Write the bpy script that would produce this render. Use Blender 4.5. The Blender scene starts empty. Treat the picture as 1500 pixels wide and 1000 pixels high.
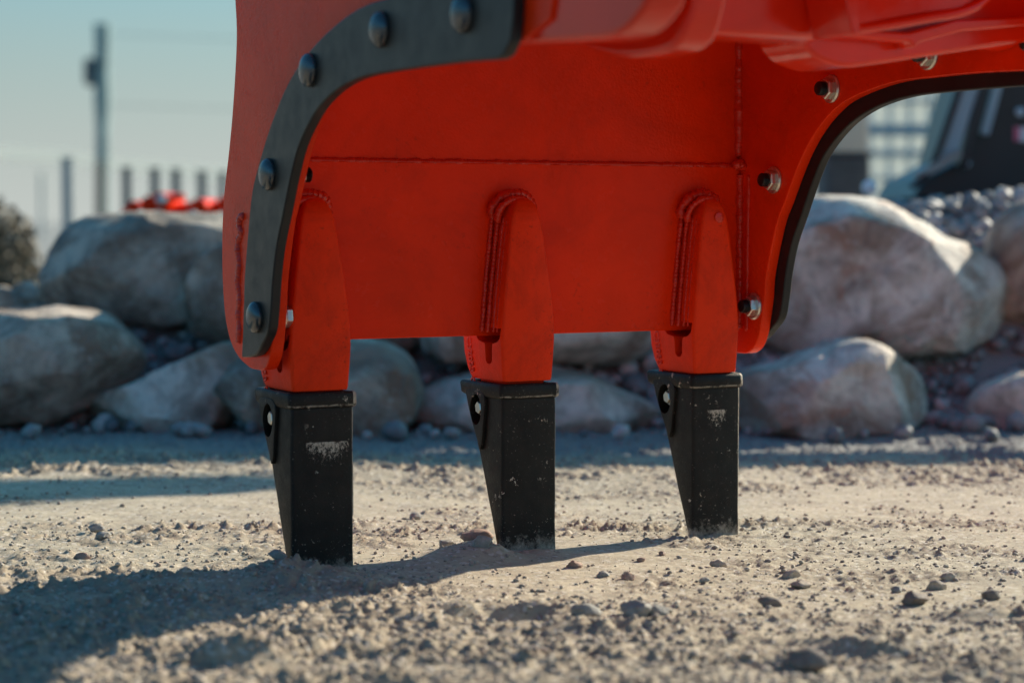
import bpy, bmesh, math, random
import numpy as np
from mathutils import Vector, Matrix, noise as mnoise

PI = math.pi
R = math.radians
random.seed(7)
rng = np.random.default_rng(7)
scene = bpy.context.scene
C = scene.collection

# ------------------------------------------------------------------ camera
cam_d = bpy.data.cameras.new('camera')
cam = bpy.data.objects.new('camera', cam_d)
C.objects.link(cam)
scene.camera = cam
FPX, HZ = 3115.6, 324.15
cam_d.sensor_width = 36.0
cam_d.lens = 36.0 * FPX / 1500.0
PITCH = math.atan((500 - HZ) / FPX)
cam.location = (0, 0, .52)
cam.rotation_euler = (PI / 2 - PITCH, 0, 0)
cam_d.clip_start = .05
cam_d.clip_end = 3000
cam_d.dof.use_dof = True
cam_d.dof.focus_distance = 3.36
cam_d.dof.aperture_fstop = 2.6
cam_d.dof.aperture_blades = 9

# ------------------------------------------------------------------ light
SUN_EL, SUN_AZ = R(25.5), R(49)          # azimuth clockwise from +Y
sd = Vector((math.sin(SUN_AZ) * math.cos(SUN_EL), math.cos(SUN_AZ) * math.cos(SUN_EL), math.sin(SUN_EL)))
SKY, HAZE = .088, 5.6
world = bpy.data.worlds.new('World')
scene.world = world
world.use_nodes = True
wn, wl = world.node_tree.nodes, world.node_tree.links
wn.clear()
wo = wn.new('ShaderNodeOutputWorld')
bg = wn.new('ShaderNodeBackground')
sky = wn.new('ShaderNodeTexSky')
sky.sky_type = 'NISHITA'
sky.sun_disc = False
sky.sun_elevation = SUN_EL
sky.sun_rotation = SUN_AZ
sky.altitude = 300
sky.air_density = 1.0
sky.dust_density = 2.2
sky.ozone_density = 1.6
tint = wn.new('ShaderNodeMix')
tint.data_type = 'RGBA'
tint.blend_type = 'MULTIPLY'
tint.inputs['Factor'].default_value = 1.0
tint.inputs[7].default_value = (.28, .84, 1.02, 1)
wl.new(sky.outputs[0], tint.inputs[6])
# pale low haze all round the horizon, thinning upwards
tcw = wn.new('ShaderNodeTexCoord')
sxyz = wn.new('ShaderNodeSeparateXYZ')
wl.new(tcw.outputs['Generated'], sxyz.inputs[0])
hr = wn.new('ShaderNodeValToRGB')
hr.color_ramp.interpolation = 'EASE'
hr.color_ramp.elements[0].position = 0
hr.color_ramp.elements[0].color = (1, 1, 1, 1)
hr.color_ramp.elements[1].position = .30
hr.color_ramp.elements[1].color = (0, 0, 0, 1)
wl.new(sxyz.outputs[2], hr.inputs[0])
hz_col = wn.new('ShaderNodeValToRGB')
hz_col.color_ramp.elements[0].position = .0
hz_col.color_ramp.elements[0].color = (.63, .67, .635, 1)
hz_col.color_ramp.elements[1].position = .115
hz_col.color_ramp.elements[1].color = (.42, .515, .49, 1)
wl.new(sxyz.outputs[2], hz_col.inputs[0])
hzs = wn.new('ShaderNodeMix')
hzs.data_type = 'RGBA'
hzs.blend_type = 'MULTIPLY'
hzs.inputs['Factor'].default_value = 1
hzs.inputs[7].default_value = (HAZE, HAZE, HAZE, 1)
wl.new(hz_col.outputs[0], hzs.inputs[6])
# the haze is brighter towards the sun's side of the horizon than away from it
dt = wn.new('ShaderNodeVectorMath')
dt.operation = 'DOT_PRODUCT'
dt.inputs[1].default_value = (math.sin(SUN_AZ), math.cos(SUN_AZ), 0)
wl.new(tcw.outputs['Generated'], dt.inputs[0])
df = wn.new('ShaderNodeMath')
df.operation = 'MULTIPLY_ADD'
df.inputs[1].default_value = .34
df.inputs[2].default_value = .78
wl.new(dt.outputs['Value'], df.inputs[0])
hz2 = wn.new('ShaderNodeVectorMath')
hz2.operation = 'SCALE'
wl.new(hzs.outputs[2], hz2.inputs[0])
wl.new(df.outputs[0], hz2.inputs['Scale'])
mx = wn.new('ShaderNodeMix')
mx.data_type = 'RGBA'
wl.new(hr.outputs[0], mx.inputs['Factor'])
wl.new(tint.outputs[2], mx.inputs[6])
wl.new(hz2.outputs[0], mx.inputs[7])
wl.new(mx.outputs[2], bg.inputs['Color'])
bg.inputs['Strength'].default_value = SKY
wl.new(bg.outputs[0], wo.inputs[0])

sun_d = bpy.data.lights.new('sun', 'SUN')
sun_d.energy = 5.0
sun_d.angle = R(.55)
sun_d.color = (1, .885, .71)
sun = bpy.data.objects.new('sun', sun_d)
C.objects.link(sun)
sun.rotation_euler = (-sd).to_track_quat('-Z', 'Y').to_euler()

vs = scene.view_settings
vs.view_transform = 'Standard'
vs.look = 'None'
vs.gamma = 1
vs.use_curve_mapping = False
vs.exposure = .9

# ------------------------------------------------------------------ helpers
def tag(o, label=None, cat=None, group=None, kind=None):
    if label: o['label'] = label
    if cat: o['category'] = cat
    if group: o['group'] = group
    if kind: o['kind'] = kind
    return o

def empty(name, loc, rz=0, label=None, cat=None, group=None):
    o = bpy.data.objects.new(name, None)
    o.empty_display_size = .1
    o.location = loc
    o.rotation_euler = (0, 0, rz)
    C.objects.link(o)
    return tag(o, label, cat, group)

def link_mesh(name, me, mat, parent=None, smooth=False, angle=None):
    o = bpy.data.objects.new(name, me)
    if mat:
        me.materials.clear()
        me.materials.append(mat)
    if smooth:
        me.shade_smooth()
        if angle:
            me.set_sharp_from_angle(angle=R(angle))
    C.objects.link(o)
    if parent: o.parent = parent
    return o

def mesh(name, V, F, mat, parent=None, smooth=False, angle=None):
    me = bpy.data.meshes.new(name)
    me.from_pydata([tuple(v) for v in V], [], F)
    bm = bmesh.new(); bm.from_mesh(me)
    bmesh.ops.recalc_face_normals(bm, faces=bm.faces)
    bm.to_mesh(me); bm.free()
    me.update()
    return link_mesh(name, me, mat, parent, smooth, angle)

def np_mesh(name, V, F, mat, parent=None, smooth=False):
    """fast triangle/quad mesh from numpy arrays"""
    me = bpy.data.meshes.new(name)
    k = F.shape[1]
    me.vertices.add(len(V)); me.vertices.foreach_set('co', V.astype(np.float32).ravel())
    me.loops.add(F.size); me.loops.foreach_set('vertex_index', F.astype(np.int32).ravel())
    me.polygons.add(len(F))
    me.polygons.foreach_set('loop_start', np.arange(0, F.size, k, dtype=np.int32))
    me.polygons.foreach_set('loop_total', np.full(len(F), k, dtype=np.int32))
    me.update(calc_edges=True)
    me.validate()
    return link_mesh(name, me, mat, parent, smooth)

def bevel(o, w, seg=2, ang=30):
    m = o.modifiers.new('bevel', 'BEVEL')
    m.width = w; m.segments = seg; m.limit_method = 'ANGLE'; m.angle_limit = R(ang)
    m.harden_normals = False
    return o

def catmull(P, n=6, closed=False):
    P = [np.array(p, float) for p in P]
    out = []
    N = len(P)
    rngk = range(N if closed else N - 1)
    for i in rngk:
        p1, p2 = P[i], P[(i + 1) % N]
        p0 = P[i - 1] if (i > 0 or closed) else 2 * p1 - p2
        p3 = P[(i + 2) % N] if (i + 2 < N or closed) else 2 * p2 - p1
        for k in range(n):
            t = k / n
            out.append(.5 * (2 * p1 + (p2 - p0) * t + (2 * p0 - 5 * p1 + 4 * p2 - p3) * t * t + (3 * p1 - p0 - 3 * p2 + p3) * t ** 3))
    if not closed: out.append(P[-1])
    return out

def prism(name, poly, axis, a, b, mat, parent=None, smooth=False, bev=0, seg=2, ang=30):
    """poly: 2-D outline in the plane normal to axis ('u','v','z'), extruded from a to b"""
    def P(p, c):
        if axis == 'u': return (c, p[0], p[1])
        if axis == 'v': return (p[0], c, p[1])
        return (p[0], p[1], c)
    n = len(poly)
    V = [P(p, a) for p in poly] + [P(p, b) for p in poly]
    F = [list(range(n)), list(range(2 * n - 1, n - 1, -1))] + [[i, (i + 1) % n, n + (i + 1) % n, n + i] for i in range(n)]
    o = mesh(name, V, F, mat, parent, True, 28)
    if bev: bevel(o, bev, seg, ang)
    return o

def box(name, c, s, mat, parent=None, bev=0, rot=None):
    V = []
    for i in (-.5, .5):
        for j in (-.5, .5):
            for k in (-.5, .5):
                p = Vector((i * s[0], j * s[1], k * s[2]))
                if rot: p = rot @ p
                V.append((p.x + c[0], p.y + c[1], p.z + c[2]))
    F = [(0, 1, 3, 2), (4, 6, 7, 5), (0, 4, 5, 1), (2, 3, 7, 6), (0, 2, 6, 4), (1, 5, 7, 3)]
    o = mesh(name, V, F, mat, parent)
    if bev: bevel(o, bev)
    return o

def rings(name, RG, mat, parent=None, cap=True, angle=35, smooth=True):
    n = len(RG[0]); V = [p for r in RG for p in r]; F = []
    for i in range(len(RG) - 1):
        for k in range(n):
            F.append([i * n + k, i * n + (k + 1) % n, (i + 1) * n + (k + 1) % n, (i + 1) * n + k])
    if cap:
        F.append(list(range(n))[::-1]); F.append([(len(RG) - 1) * n + k for k in range(n)])
    return mesh(name, V, F, mat, parent, smooth, angle)

def lathe(name, prof, centre, axis, mat, parent=None, n=24, angle=40, flat=False):
    """prof: (radius, height along axis)"""
    ax = Vector(axis).normalized()
    e1 = ax.orthogonal().normalized(); e2 = ax.cross(e1)
    c = Vector(centre); RG = []
    for r, h in prof:
        RG.append([tuple(c + ax * h + (e1 * math.cos(2 * PI * k / n) + e2 * math.sin(2 * PI * k / n)) * max(r, 1e-5)) for k in range(n)])
    return rings(name, RG, mat, parent, True, angle, not flat)

def tube(name, P, r, mat, parent=None, n=8, rf=None):
    P = [Vector(p) for p in P]; RG = []
    up = None
    for i, p in enumerate(P):
        t = (P[min(i + 1, len(P) - 1)] - P[max(i - 1, 0)]).normalized()
        if up is None: up = t.orthogonal().normalized()
        e1 = (up - t * up.dot(t)).normalized(); up = e1
        e2 = t.cross(e1)
        rr = rf(i) if rf else r
        RG.append([tuple(p + (e1 * math.cos(2 * PI * k / n) + e2 * math.sin(2 * PI * k / n)) * rr) for k in range(n)])
    return rings(name, RG, mat, parent, True, 60)

def weld(P, r, mat, parent, step=.0016, seed=0, pitch=.0045, rough=.16, name='weld_bead'):
    """a weld run: overlapping ripples along a path"""
    P = [Vector(p) for p in P]
    L = [0]
    for a, b in zip(P, P[1:]): L.append(L[-1] + (b - a).length)
    n = max(4, int(L[-1] / step)); Q = []; j = 0
    for i in range(n + 1):
        s = L[-1] * i / n
        while j < len(L) - 2 and L[j + 1] < s: j += 1
        q = P[j].lerp(P[j + 1], (s - L[j]) / max(1e-9, L[j + 1] - L[j]))
        w = mnoise.noise_vector(Vector((s * 60, seed * 7.3, 2.1)))
        Q.append(q + w * r * .18)
    def rf(i):
        s = L[-1] * i / n
        ph = (s / pitch + .35 * mnoise.noise(Vector((s * 120, seed, 0)))) % 1
        e = min(1, min(i, n - i) / 2.5 + .35)
        return r * e * (1 - rough + rough * 1.3 * (1 - ph) + .30 * mnoise.noise(Vector((s * 70, seed + 5, 1))) + .22 * mnoise.noise(Vector((s * 22, seed + 9, 3))))
    return tube(name, Q, r, mat, parent, 9, rf)

def rrect(u0, u1, v0, v1, z, r, seg=3):
    out = []
    for (cu, cv, a0) in ((u1 - r, v0 + r, -90), (u1 - r, v1 - r, 0), (u0 + r, v1 - r, 90), (u0 + r, v0 + r, 180)):
        for k in range(seg + 1):
            a = R(a0 + 90 * k / seg)
            out.append((cu + r * math.cos(a), cv + r * math.sin(a), z))
    return out

def boolean_cut(o, cutters):
    for c in cutters:
        m = o.modifiers.new('cut', 'BOOLEAN'); m.operation = 'DIFFERENCE'; m.solver = 'EXACT'; m.object = c
    bpy.context.view_layer.update()
    dg = bpy.context.evaluated_depsgraph_get()
    me = bpy.data.meshes.new_from_object(o.evaluated_get(dg))
    o.modifiers.clear()
    o.data = me
    me.shade_smooth(); me.set_sharp_from_angle(angle=R(35))
    for c in cutters: bpy.data.objects.remove(c)

# vectorised gradient noise --------------------------------------------------
_perm = rng.permutation(4096).astype(np.int64)
_g = rng.uniform(0, 2 * PI, 4096); _gx, _gy = np.cos(_g), np.sin(_g)
def gnoise(x, y):
    xi, yi = np.floor(x).astype(np.int64), np.floor(y).astype(np.int64)
    fx, fy = x - xi, y - yi
    u, v = fx * fx * fx * (fx * (fx * 6 - 15) + 10), fy * fy * fy * (fy * (fy * 6 - 15) + 10)
    def g(ix, iy, dx, dy):
        h = _perm[(ix + _perm[iy & 4095]) & 4095]
        return _gx[h] * dx + _gy[h] * dy
    a, b = g(xi, yi, fx, fy), g(xi + 1, yi, fx - 1, fy)
    c, d = g(xi, yi + 1, fx, fy - 1), g(xi + 1, yi + 1, fx - 1, fy - 1)
    return (a + (b - a) * u) * (1 - v) + (c + (d - c) * u) * v
def fbm(x, y, f, o=4, g=.5):
    s = 0; a = 1
    for k in range(o):
        s = s + a * gnoise(x * f + 17.3 * k, y * f - 9.1 * k); f *= 2.03; a *= g
    return s
def sstep(a, b, x):
    t = np.clip((x - a) / (b - a), 0, 1); return t * t * (3 - 2 * t)

# ------------------------------------------------------------------ materials
class NT:
    def __init__(s, name):
        s.m = bpy.data.materials.new(name); s.m.use_nodes = True
        s.n, s.l = s.m.node_tree.nodes, s.m.node_tree.links
        s.b = s.n['Principled BSDF']
        s.tc = s.n.new('ShaderNodeTexCoord')
    def noise(s, scale, detail=4, rough=.55, coord='Object', vec=None, dist=0):
        t = s.n.new('ShaderNodeTexNoise'); t.inputs['Scale'].default_value = scale
        t.inputs['Detail'].default_value = detail; t.inputs['Roughness'].default_value = rough
        t.inputs['Distortion'].default_value = dist
        s.l.new(vec or s.tc.outputs[coord], t.inputs['Vector']); return t.outputs['Fac']
    def voro(s, scale, feat='F1', out='Distance', vec=None):
        t = s.n.new('ShaderNodeTexVoronoi'); t.feature = feat; t.inputs['Scale'].default_value = scale
        s.l.new(vec or s.tc.outputs['Object'], t.inputs['Vector']); return t.outputs[out]
    def ramp(s, fac, stops, interp='LINEAR'):
        t = s.n.new('ShaderNodeValToRGB'); t.color_ramp.interpolation = interp
        e = t.color_ramp.elements
        while len(e) < len(stops): e.new(.5)
        for i, (p, c) in enumerate(stops):
            e[i].position = p; e[i].color = (c, c, c, 1) if isinstance(c, (int, float)) else (*c, 1)
        s.l.new(fac, t.inputs[0]); return t.outputs[0]
    def math(s, op, a, b=0.0, c=0.0, clamp=False):
        t = s.n.new('ShaderNodeMath'); t.operation = op; t.use_clamp = clamp
        for i, v in enumerate((a, b, c)):
            if isinstance(v, (int, float)): t.inputs[i].default_value = v
            else: s.l.new(v, t.inputs[i])
        return t.outputs[0]
    def mix(s, fac, a, b, mode='MIX'):
        t = s.n.new('ShaderNodeMix'); t.data_type = 'RGBA'; t.blend_type = mode
        for i, v in ((0, fac), (6, a), (7, b)):
            if isinstance(v, (int, float)): t.inputs[i].default_value = v
            elif isinstance(v, tuple): t.inputs[i].default_value = (*v, 1)
            else: s.l.new(v, t.inputs[i])
        return t.outputs[2]
    def sep(s, coord='Object'):
        t = s.n.new('ShaderNodeSeparateXYZ'); s.l.new(s.tc.outputs[coord], t.inputs[0]); return t.outputs
    def scaled(s, v, coord='Object'):
        t = s.n.new('ShaderNodeMapping'); t.inputs['Scale'].default_value = v
        s.l.new(s.tc.outputs[coord], t.inputs['Vector']); return t.outputs[0]
    def set(s, k, v):
        i = s.b.inputs[k]
        if isinstance(v, tuple): i.default_value = (*v, 1)
        elif isinstance(v, (int, float)): i.default_value = v
        else: s.l.new(v, i)
    def bump(s, h, strength=.3, dist=.001, prev=None):
        t = s.n.new('ShaderNodeBump'); t.inputs['Strength'].default_value = strength
        t.inputs['Distance'].default_value = dist
        s.l.new(h, t.inputs['Height'])
        if prev: s.l.new(prev, t.inputs['Normal'])
        s.l.new(t.outputs[0], s.b.inputs['Normal']); return t.outputs[0]

def red_paint(name, peel=.55, rough=.20, col=(.86, .034, .003), dirt=.5, coarse=False):
    t = NT(name)
    n1 = t.noise(6, 5, .6)
    c = t.mix(t.ramp(n1, [(.3, 0.), (.75, 1.)]), tuple(k * .86 for k in col), tuple(min(1, k * 1.08) for k in col))
    # dust film and small grime spots
    d = t.ramp(t.noise(38, 8, .72), [(.60, 0.), (.78, 1.)])
    c = t.mix(t.math('MULTIPLY', d, .12 * dirt), c, (.20, .12, .08))
    sm = t.math('MULTIPLY', t.ramp(t.noise(4.2, 7, .72, dist=.8), [(.47, 0.), (.72, 1.)]), .55 * dirt)
    c = t.mix(sm, c, (.20, .012, .006))
    scv = t.ramp(t.noise(7, 6, .8, vec=t.scaled((1.5, 1.5, 22))), [(.70, 0.), (.73, 1.)])
    c = t.mix(t.math('MULTIPLY', scv, .16 * dirt), c, (.70, .20, .12))
    sp = t.ramp(t.noise(120, 5, .7), [(.57, 0.), (.66, 1.)])
    spm = t.ramp(t.noise(7, 3, .5), [(.48, 0.), (.66, 1.)])
    c = t.mix(t.math('MULTIPLY', t.math('MULTIPLY', sp, spm), .55 * dirt), c, (.05, .012, .01))
    ch = t.ramp(t.noise(260, 2, .5), [(.765, 0.), (.78, 1.)])
    c = t.mix(t.math('MULTIPLY', ch, .5 * dirt), c, (.55, .30, .20))
    t.set('Base Color', c)
    t.set('Roughness', t.ramp(t.noise(22, 6, .65), [(.3, rough - .06), (.75, rough + .14)]))
    t.set('Specular IOR Level', .11)
    b = t.bump(t.noise(230 if not coarse else 330, 2, .5), peel, .0012)
    t.bump(t.noise(30, 4, .6), .10, .004, b)
    return t.m

M = {}
M['red'] = red_paint('red_gloss_paint')
M['red_cast'] = red_paint('red_paint_on_casting', .62, .40, (.88, .038, .003), .9, True)
M['red_weld'] = red_paint('red_paint_on_weld', .4, .24, (.66, .026, .008), .1)
M['red_upper'] = red_paint('red_gloss_paint_clean', .12, .16, (.86, .024, .002), .2)
M['red_upper'].node_tree.nodes['Principled BSDF'].inputs['Specular IOR Level'].default_value = .5
M['red_far'] = red_paint('red_paint_far', .1, .35)

def dark_metal(name, col, rough, peel=.25, tan=.0):
    t = NT(name)
    c = t.mix(t.ramp(t.noise(14, 6, .6), [(.3, 0.), (.7, 1.)]), tuple(k * .75 for k in col), tuple(k * 1.3 for k in col))
    sp = t.ramp(t.noise(190, 3, .6), [(.72, 0.), (.75, 1.)])
    c = t.mix(t.math('MULTIPLY', sp, tan), c, (.42, .34, .25))
    t.set('Specular IOR Level', .32)
    t.set('Base Color', c); t.set('Roughness', t.ramp(t.noise(30, 5, .6), [(.3, rough - .07), (.7, rough + .1)]))
    t.bump(t.noise(420, 3, .6), peel, .0008)
    return t.m
M['edge'] = dark_metal('dark_wear_steel', (.030, .026, .021), .38, .2, .6)
M['rivet'] = dark_metal('blackened_bolt_steel', (.025, .026, .028), .2, .12)
M['rivet'].node_tree.nodes['Principled BSDF'].inputs['Specular IOR Level'].default_value = 1.0
M['edge_shaded'] = dark_metal('shaded_edge_black', (.012, .012, .013), .45, .1)

def cap_material(name, patch=None, seed=0.0, collar=True, tw=.1):
    """black painted tooth cap: chips, mud specks, a worn patch where the paint is scuffed off"""
    t = NT(name)
    mp = t.n.new('ShaderNodeMapping'); mp.inputs['Location'].default_value = (seed, seed * .7, seed * 1.3)
    t.l.new(t.tc.outputs['Object'], mp.inputs['Vector']); v = mp.outputs[0]
    X, Y, Z = t.sep()
    c = t.mix(t.ramp(t.noise(12, 5, .6, vec=v), [(.3, 0.), (.7, 1.)]), (.0062, .005, .004), (.011, .009, .0072))
    t.set('Specular IOR Level', .24)
    # dusty film low down and on ledges
    film = t.math('MULTIPLY', t.ramp(t.noise(26, 7, .7, vec=v), [(.42, 0.), (.8, 1.)]), .05)
    c = t.mix(film, c, (.24, .19, .15))
    chips = t.ramp(t.noise(62, 5, .75, vec=v), [(.625, 0.), (.65, 1.)])
    zone = t.ramp(t.noise(13, 2, .5, vec=v), [(.48, 0.), (.56, 1.)])
    k = t.math('MULTIPLY', chips, zone)
    low = t.ramp(t.math('MULTIPLY', Z, 4.0), [(.0, 1.), (.28, 0.)])
    specks = t.math('MULTIPLY', t.ramp(t.noise(260, 3, .6, vec=v), [(.66, 0.), (.70, 1.)]), t.math('ADD', t.math('MULTIPLY', low, .8), .18))
    # scuffed line under the collar on the front face
    line = t.math('MULTIPLY', t.math('LESS_THAN', t.math('ABSOLUTE', t.math('SUBTRACT', Z, t.math('ADD', .2325, t.math('MULTIPLY', t.math('SUBTRACT', t.noise(30, 2, .5, vec=v), .5), .004)))), .0013),
                  t.ramp(t.noise(90, 5, .8, vec=v), [(.42, 0.), (.5, 1.)]))
    front = t.math('LESS_THAN', Y, .004)
    k = t.math('MAXIMUM', k, specks)
    if collar: k = t.math('MAXIMUM', k, t.math('MULTIPLY', t.math('MULTIPLY', line, front), .45))
    rim = t.math('MULTIPLY', t.math('GREATER_THAN', X, tw - .0022), t.ramp(t.noise(55, 5, .75, vec=v), [(.36, 0.), (.50, 1.)]))  # pale worn strip paints the sun's rim light on the right edge
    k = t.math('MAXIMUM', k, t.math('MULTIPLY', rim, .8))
    soil = t.math('MULTIPLY', t.ramp(t.math('ADD', t.math('MULTIPLY', Z, 9.), t.math('MULTIPLY', t.noise(70, 7, .75, vec=v), .9)), [(.36, 1.), (.62, 0.)]), .75)
    k = t.math('MAXIMUM', k, soil)
    if patch:
        (u0, u1, z0, z1, th) = patch
        inx = t.math('MULTIPLY', t.math('GREATER_THAN', X, u0), t.math('LESS_THAN', X, u1))
        zz = t.math('MULTIPLY', t.math('SUBTRACT', Z, z0), 1 / (z1 - z0))          # 0 bottom .. 1 top
        inz = t.math('MULTIPLY', t.math('GREATER_THAN', zz, 0), t.math('LESS_THAN', zz, 1))
        strk = t.noise(120, 8, .85, vec=t.scaled((1.5, 1, .9)))
        ex = t.math('ABSOLUTE', t.math('SUBTRACT', t.math('MULTIPLY', t.math('SUBTRACT', X, u0), 2 / (u1 - u0)), 1.0))
        thr = t.math('ADD', t.math('SUBTRACT', th + .17, t.math('MULTIPLY', zz, .15)), t.math('MULTIPLY', t.math('MULTIPLY', ex, ex), .07))
        pk = t.math('MULTIPLY', t.math('MULTIPLY', t.math('MULTIPLY', inx, inz), t.math('GREATER_THAN', strk, thr)), front)
        k = t.math('MAXIMUM', k, t.math('MULTIPLY', pk, .9))
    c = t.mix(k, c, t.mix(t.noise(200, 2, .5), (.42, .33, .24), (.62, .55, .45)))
    t.set('Base Color', c)
    t.set('Roughness', t.math('ADD', t.ramp(t.noise(40, 5, .6, vec=v), [(.3, .42), (.7, .62)]), t.math('MULTIPLY', k, .3)))
    b = t.bump(t.noise(300, 4, .65, vec=v), .35, .0014)
    t.bump(t.noise(45, 4, .6, vec=v), .2, .004, b)
    return t.m

def plain(name, col, rough=.5, metal=0, nz=0.0, sc=20, bump=0, bd=.002):
    t = NT(name)
    if nz: t.set('Base Color', t.mix(t.ramp(t.noise(sc, 5, .6), [(.3, 0.), (.7, 1.)]), tuple(k * (1 - nz) for k in col), tuple(min(1, k * (1 + nz)) for k in col)))
    else: t.set('Base Color', col)
    t.set('Roughness', rough); t.set('Metallic', metal)
    if bump: t.bump(t.noise(sc * 8, 4, .6), bump, bd)
    return t.m
M['zinc'] = plain('zinc_plated_steel', (.62, .60, .54), .28, .9, .15, 90, .1, .0005)
M['stub'] = plain('black_bolt_thread', (.010, .010, .011), .35, .2)

def ground_material():
    t = NT('dry_sandy_dirt')
    g = t.tc
    a = t.noise(1.3, 6, .6); b = t.noise(14, 8, .7); d = t.noise(110, 5, .7)
    c = t.mix(t.ramp(a, [(.35, 0.), (.65, 1.)]), (.465, .395, .285), (.565, .485, .36))
    c = t.mix(t.ramp(b, [(.35, 0.), (.7, 1.)]), c, (.37, .315, .24))
    c = t.mix(t.math('MULTIPLY', t.ramp(d, [(.45, 0.), (.75, 1.)]), .55), c, (.30, .24, .19))
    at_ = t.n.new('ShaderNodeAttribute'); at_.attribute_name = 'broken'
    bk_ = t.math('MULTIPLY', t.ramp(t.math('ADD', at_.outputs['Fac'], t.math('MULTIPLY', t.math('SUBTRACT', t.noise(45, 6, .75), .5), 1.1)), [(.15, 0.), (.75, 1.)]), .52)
    c = t.mix(bk_, c, (.27, .215, .16))  # broken soil tone, with crevice shade put into the colour
    sp = t.voro(160, 'F1', 'Color'); bw = t.n.new('ShaderNodeSeparateColor'); t.l.new(sp, bw.inputs[0])
    c = t.mix(t.ramp(bw.outputs[0], [(.86, 0.), (.9, .55)]), c, (.62, .57, .50))
    c = t.mix(t.ramp(bw.outputs[1], [(.90, 0.), (.93, .5)]), c, (.20, .16, .14))
    # the yard's grey crushed-stone strip in front of the wall
    X, Y, Z = t.sep()
    gy = t.math('ADD', Y, t.math('MULTIPLY', t.math('SUBTRACT', t.noise(2.2, 5, .65), .5), .8))
    gm = t.ramp(t.math('SUBTRACT', gy, 4.1), [(.50, 0.), (.72, 1.)])
    gm = t.math('MAXIMUM', gm, t.ramp(t.math('SUBTRACT', 2.22, Y), [(.0, 0.), (.35, 1.)]))  # unseen ground towards the camera, greyed to cut bounce on the bucket
    c = t.mix(gm, c, t.mix(t.noise(60, 6, .7), (.15, .155, .155), (.34, .33, .31)))
    t.set('Base Color', c); t.set('Roughness', .9); t.set('Specular IOR Level', .25)
    b1 = t.bump(t.noise(90, 6, .75), .55, .006)
    t.bump(t.noise(420, 3, .7), .5, .0018, b1)
    return t.m
M['ground'] = ground_material()

def grit_material(name, cols, sheen=.75, dust=(.30, .26, .22)):
    t = NT(name)
    at = t.n.new('ShaderNodeAttribute'); at.attribute_name = 'tone'
    c = t.ramp(at.outputs['Fac'], [(i / (len(cols) - 1), k) for i, k in enumerate(cols)])
    n = t.noise(60, 5, .65)
    c = t.mix(t.math('MULTIPLY', t.ramp(n, [(.4, 0.), (.7, 1.)]), .45), c, dust)
    t.set('Base Color', c); t.set('Roughness', sheen)
    t.bump(t.noise(160, 5, .7), .4, .002)
    return t.m
M['grit'] = grit_material('loose_dirt_crumbs', [(.46, .385, .30), (.26, .21, .17), (.50, .43, .34), (.22, .185, .155), (.40, .31, .25), (.30, .27, .24)], .85)
M['gravel'] = grit_material('crushed_stone', [(.17, .20, .21), (.34, .35, .34), (.10, .12, .13), (.55, .54, .51), (.20, .20, .20)], .62, (.17, .19, .19))

def stone_material(name, c1, c2, c3, rust=(.30, .17, .10)):
    t = NT(name)
    oi = t.n.new('ShaderNodeObjectInfo')
    mp = t.n.new('ShaderNodeMapping'); t.l.new(t.tc.outputs['Object'], mp.inputs['Vector'])
    cm = t.n.new('ShaderNodeCombineXYZ')
    for i in range(3): t.l.new(t.math('MULTIPLY', oi.outputs['Random'], 7. + 5 * i), cm.inputs[i])
    t.l.new(cm.outputs[0], mp.inputs['Location']); v = mp.outputs[0]
    a = t.noise(4.5, 6, .65, vec=v, dist=.8); b = t.noise(9, 7, .72, vec=v, dist=.5); d = t.noise(70, 4, .7, vec=v)
    c = t.mix(t.ramp(a, [(.42, 0.), (.57, 1.)]), c1, c2)
    c = t.mix(t.ramp(b, [(.45, 0.), (.68, .8)]), c, c3)
    c = t.mix(t.math('MULTIPLY', t.ramp(t.noise(5, 5, .65, vec=v, dist=1.2), [(.56, 0.), (.66, 1.)]), .6), c, rust)
    c = t.mix(t.math('MULTIPLY', t.ramp(d, [(.55, 0.), (.7, 1.)]), .5), c, tuple(k * .45 for k in c1))
    c = t.mix(t.math('MULTIPLY', t.ramp(t.voro(32, vec=v), [(.12, 1.), (.2, 0.)]), .5), c, (.62, .60, .57))
    t.set('Base Color', c); t.set('Roughness', .72)
    b1 = t.bump(t.noise(12, 8, .7, vec=v), .8, .04)
    t.bump(t.noise(90, 5, .7, vec=v), .4, .006, b1)
    return t.m
M['stone_grey'] = stone_material('grey_granite', (.27, .225, .18), (.62, .55, .45), (.09, .075, .062), (.28, .15, .08))
M['stone_pink'] = stone_material('pinkish_granite', (.30, .215, .16), (.64, .54, .44), (.10, .075, .058))
M['stone_pale'] = stone_material('pale_granite', (.42, .33, .25), (.84, .79, .69), (.15, .11, .09), (.44, .21, .12))

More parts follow.
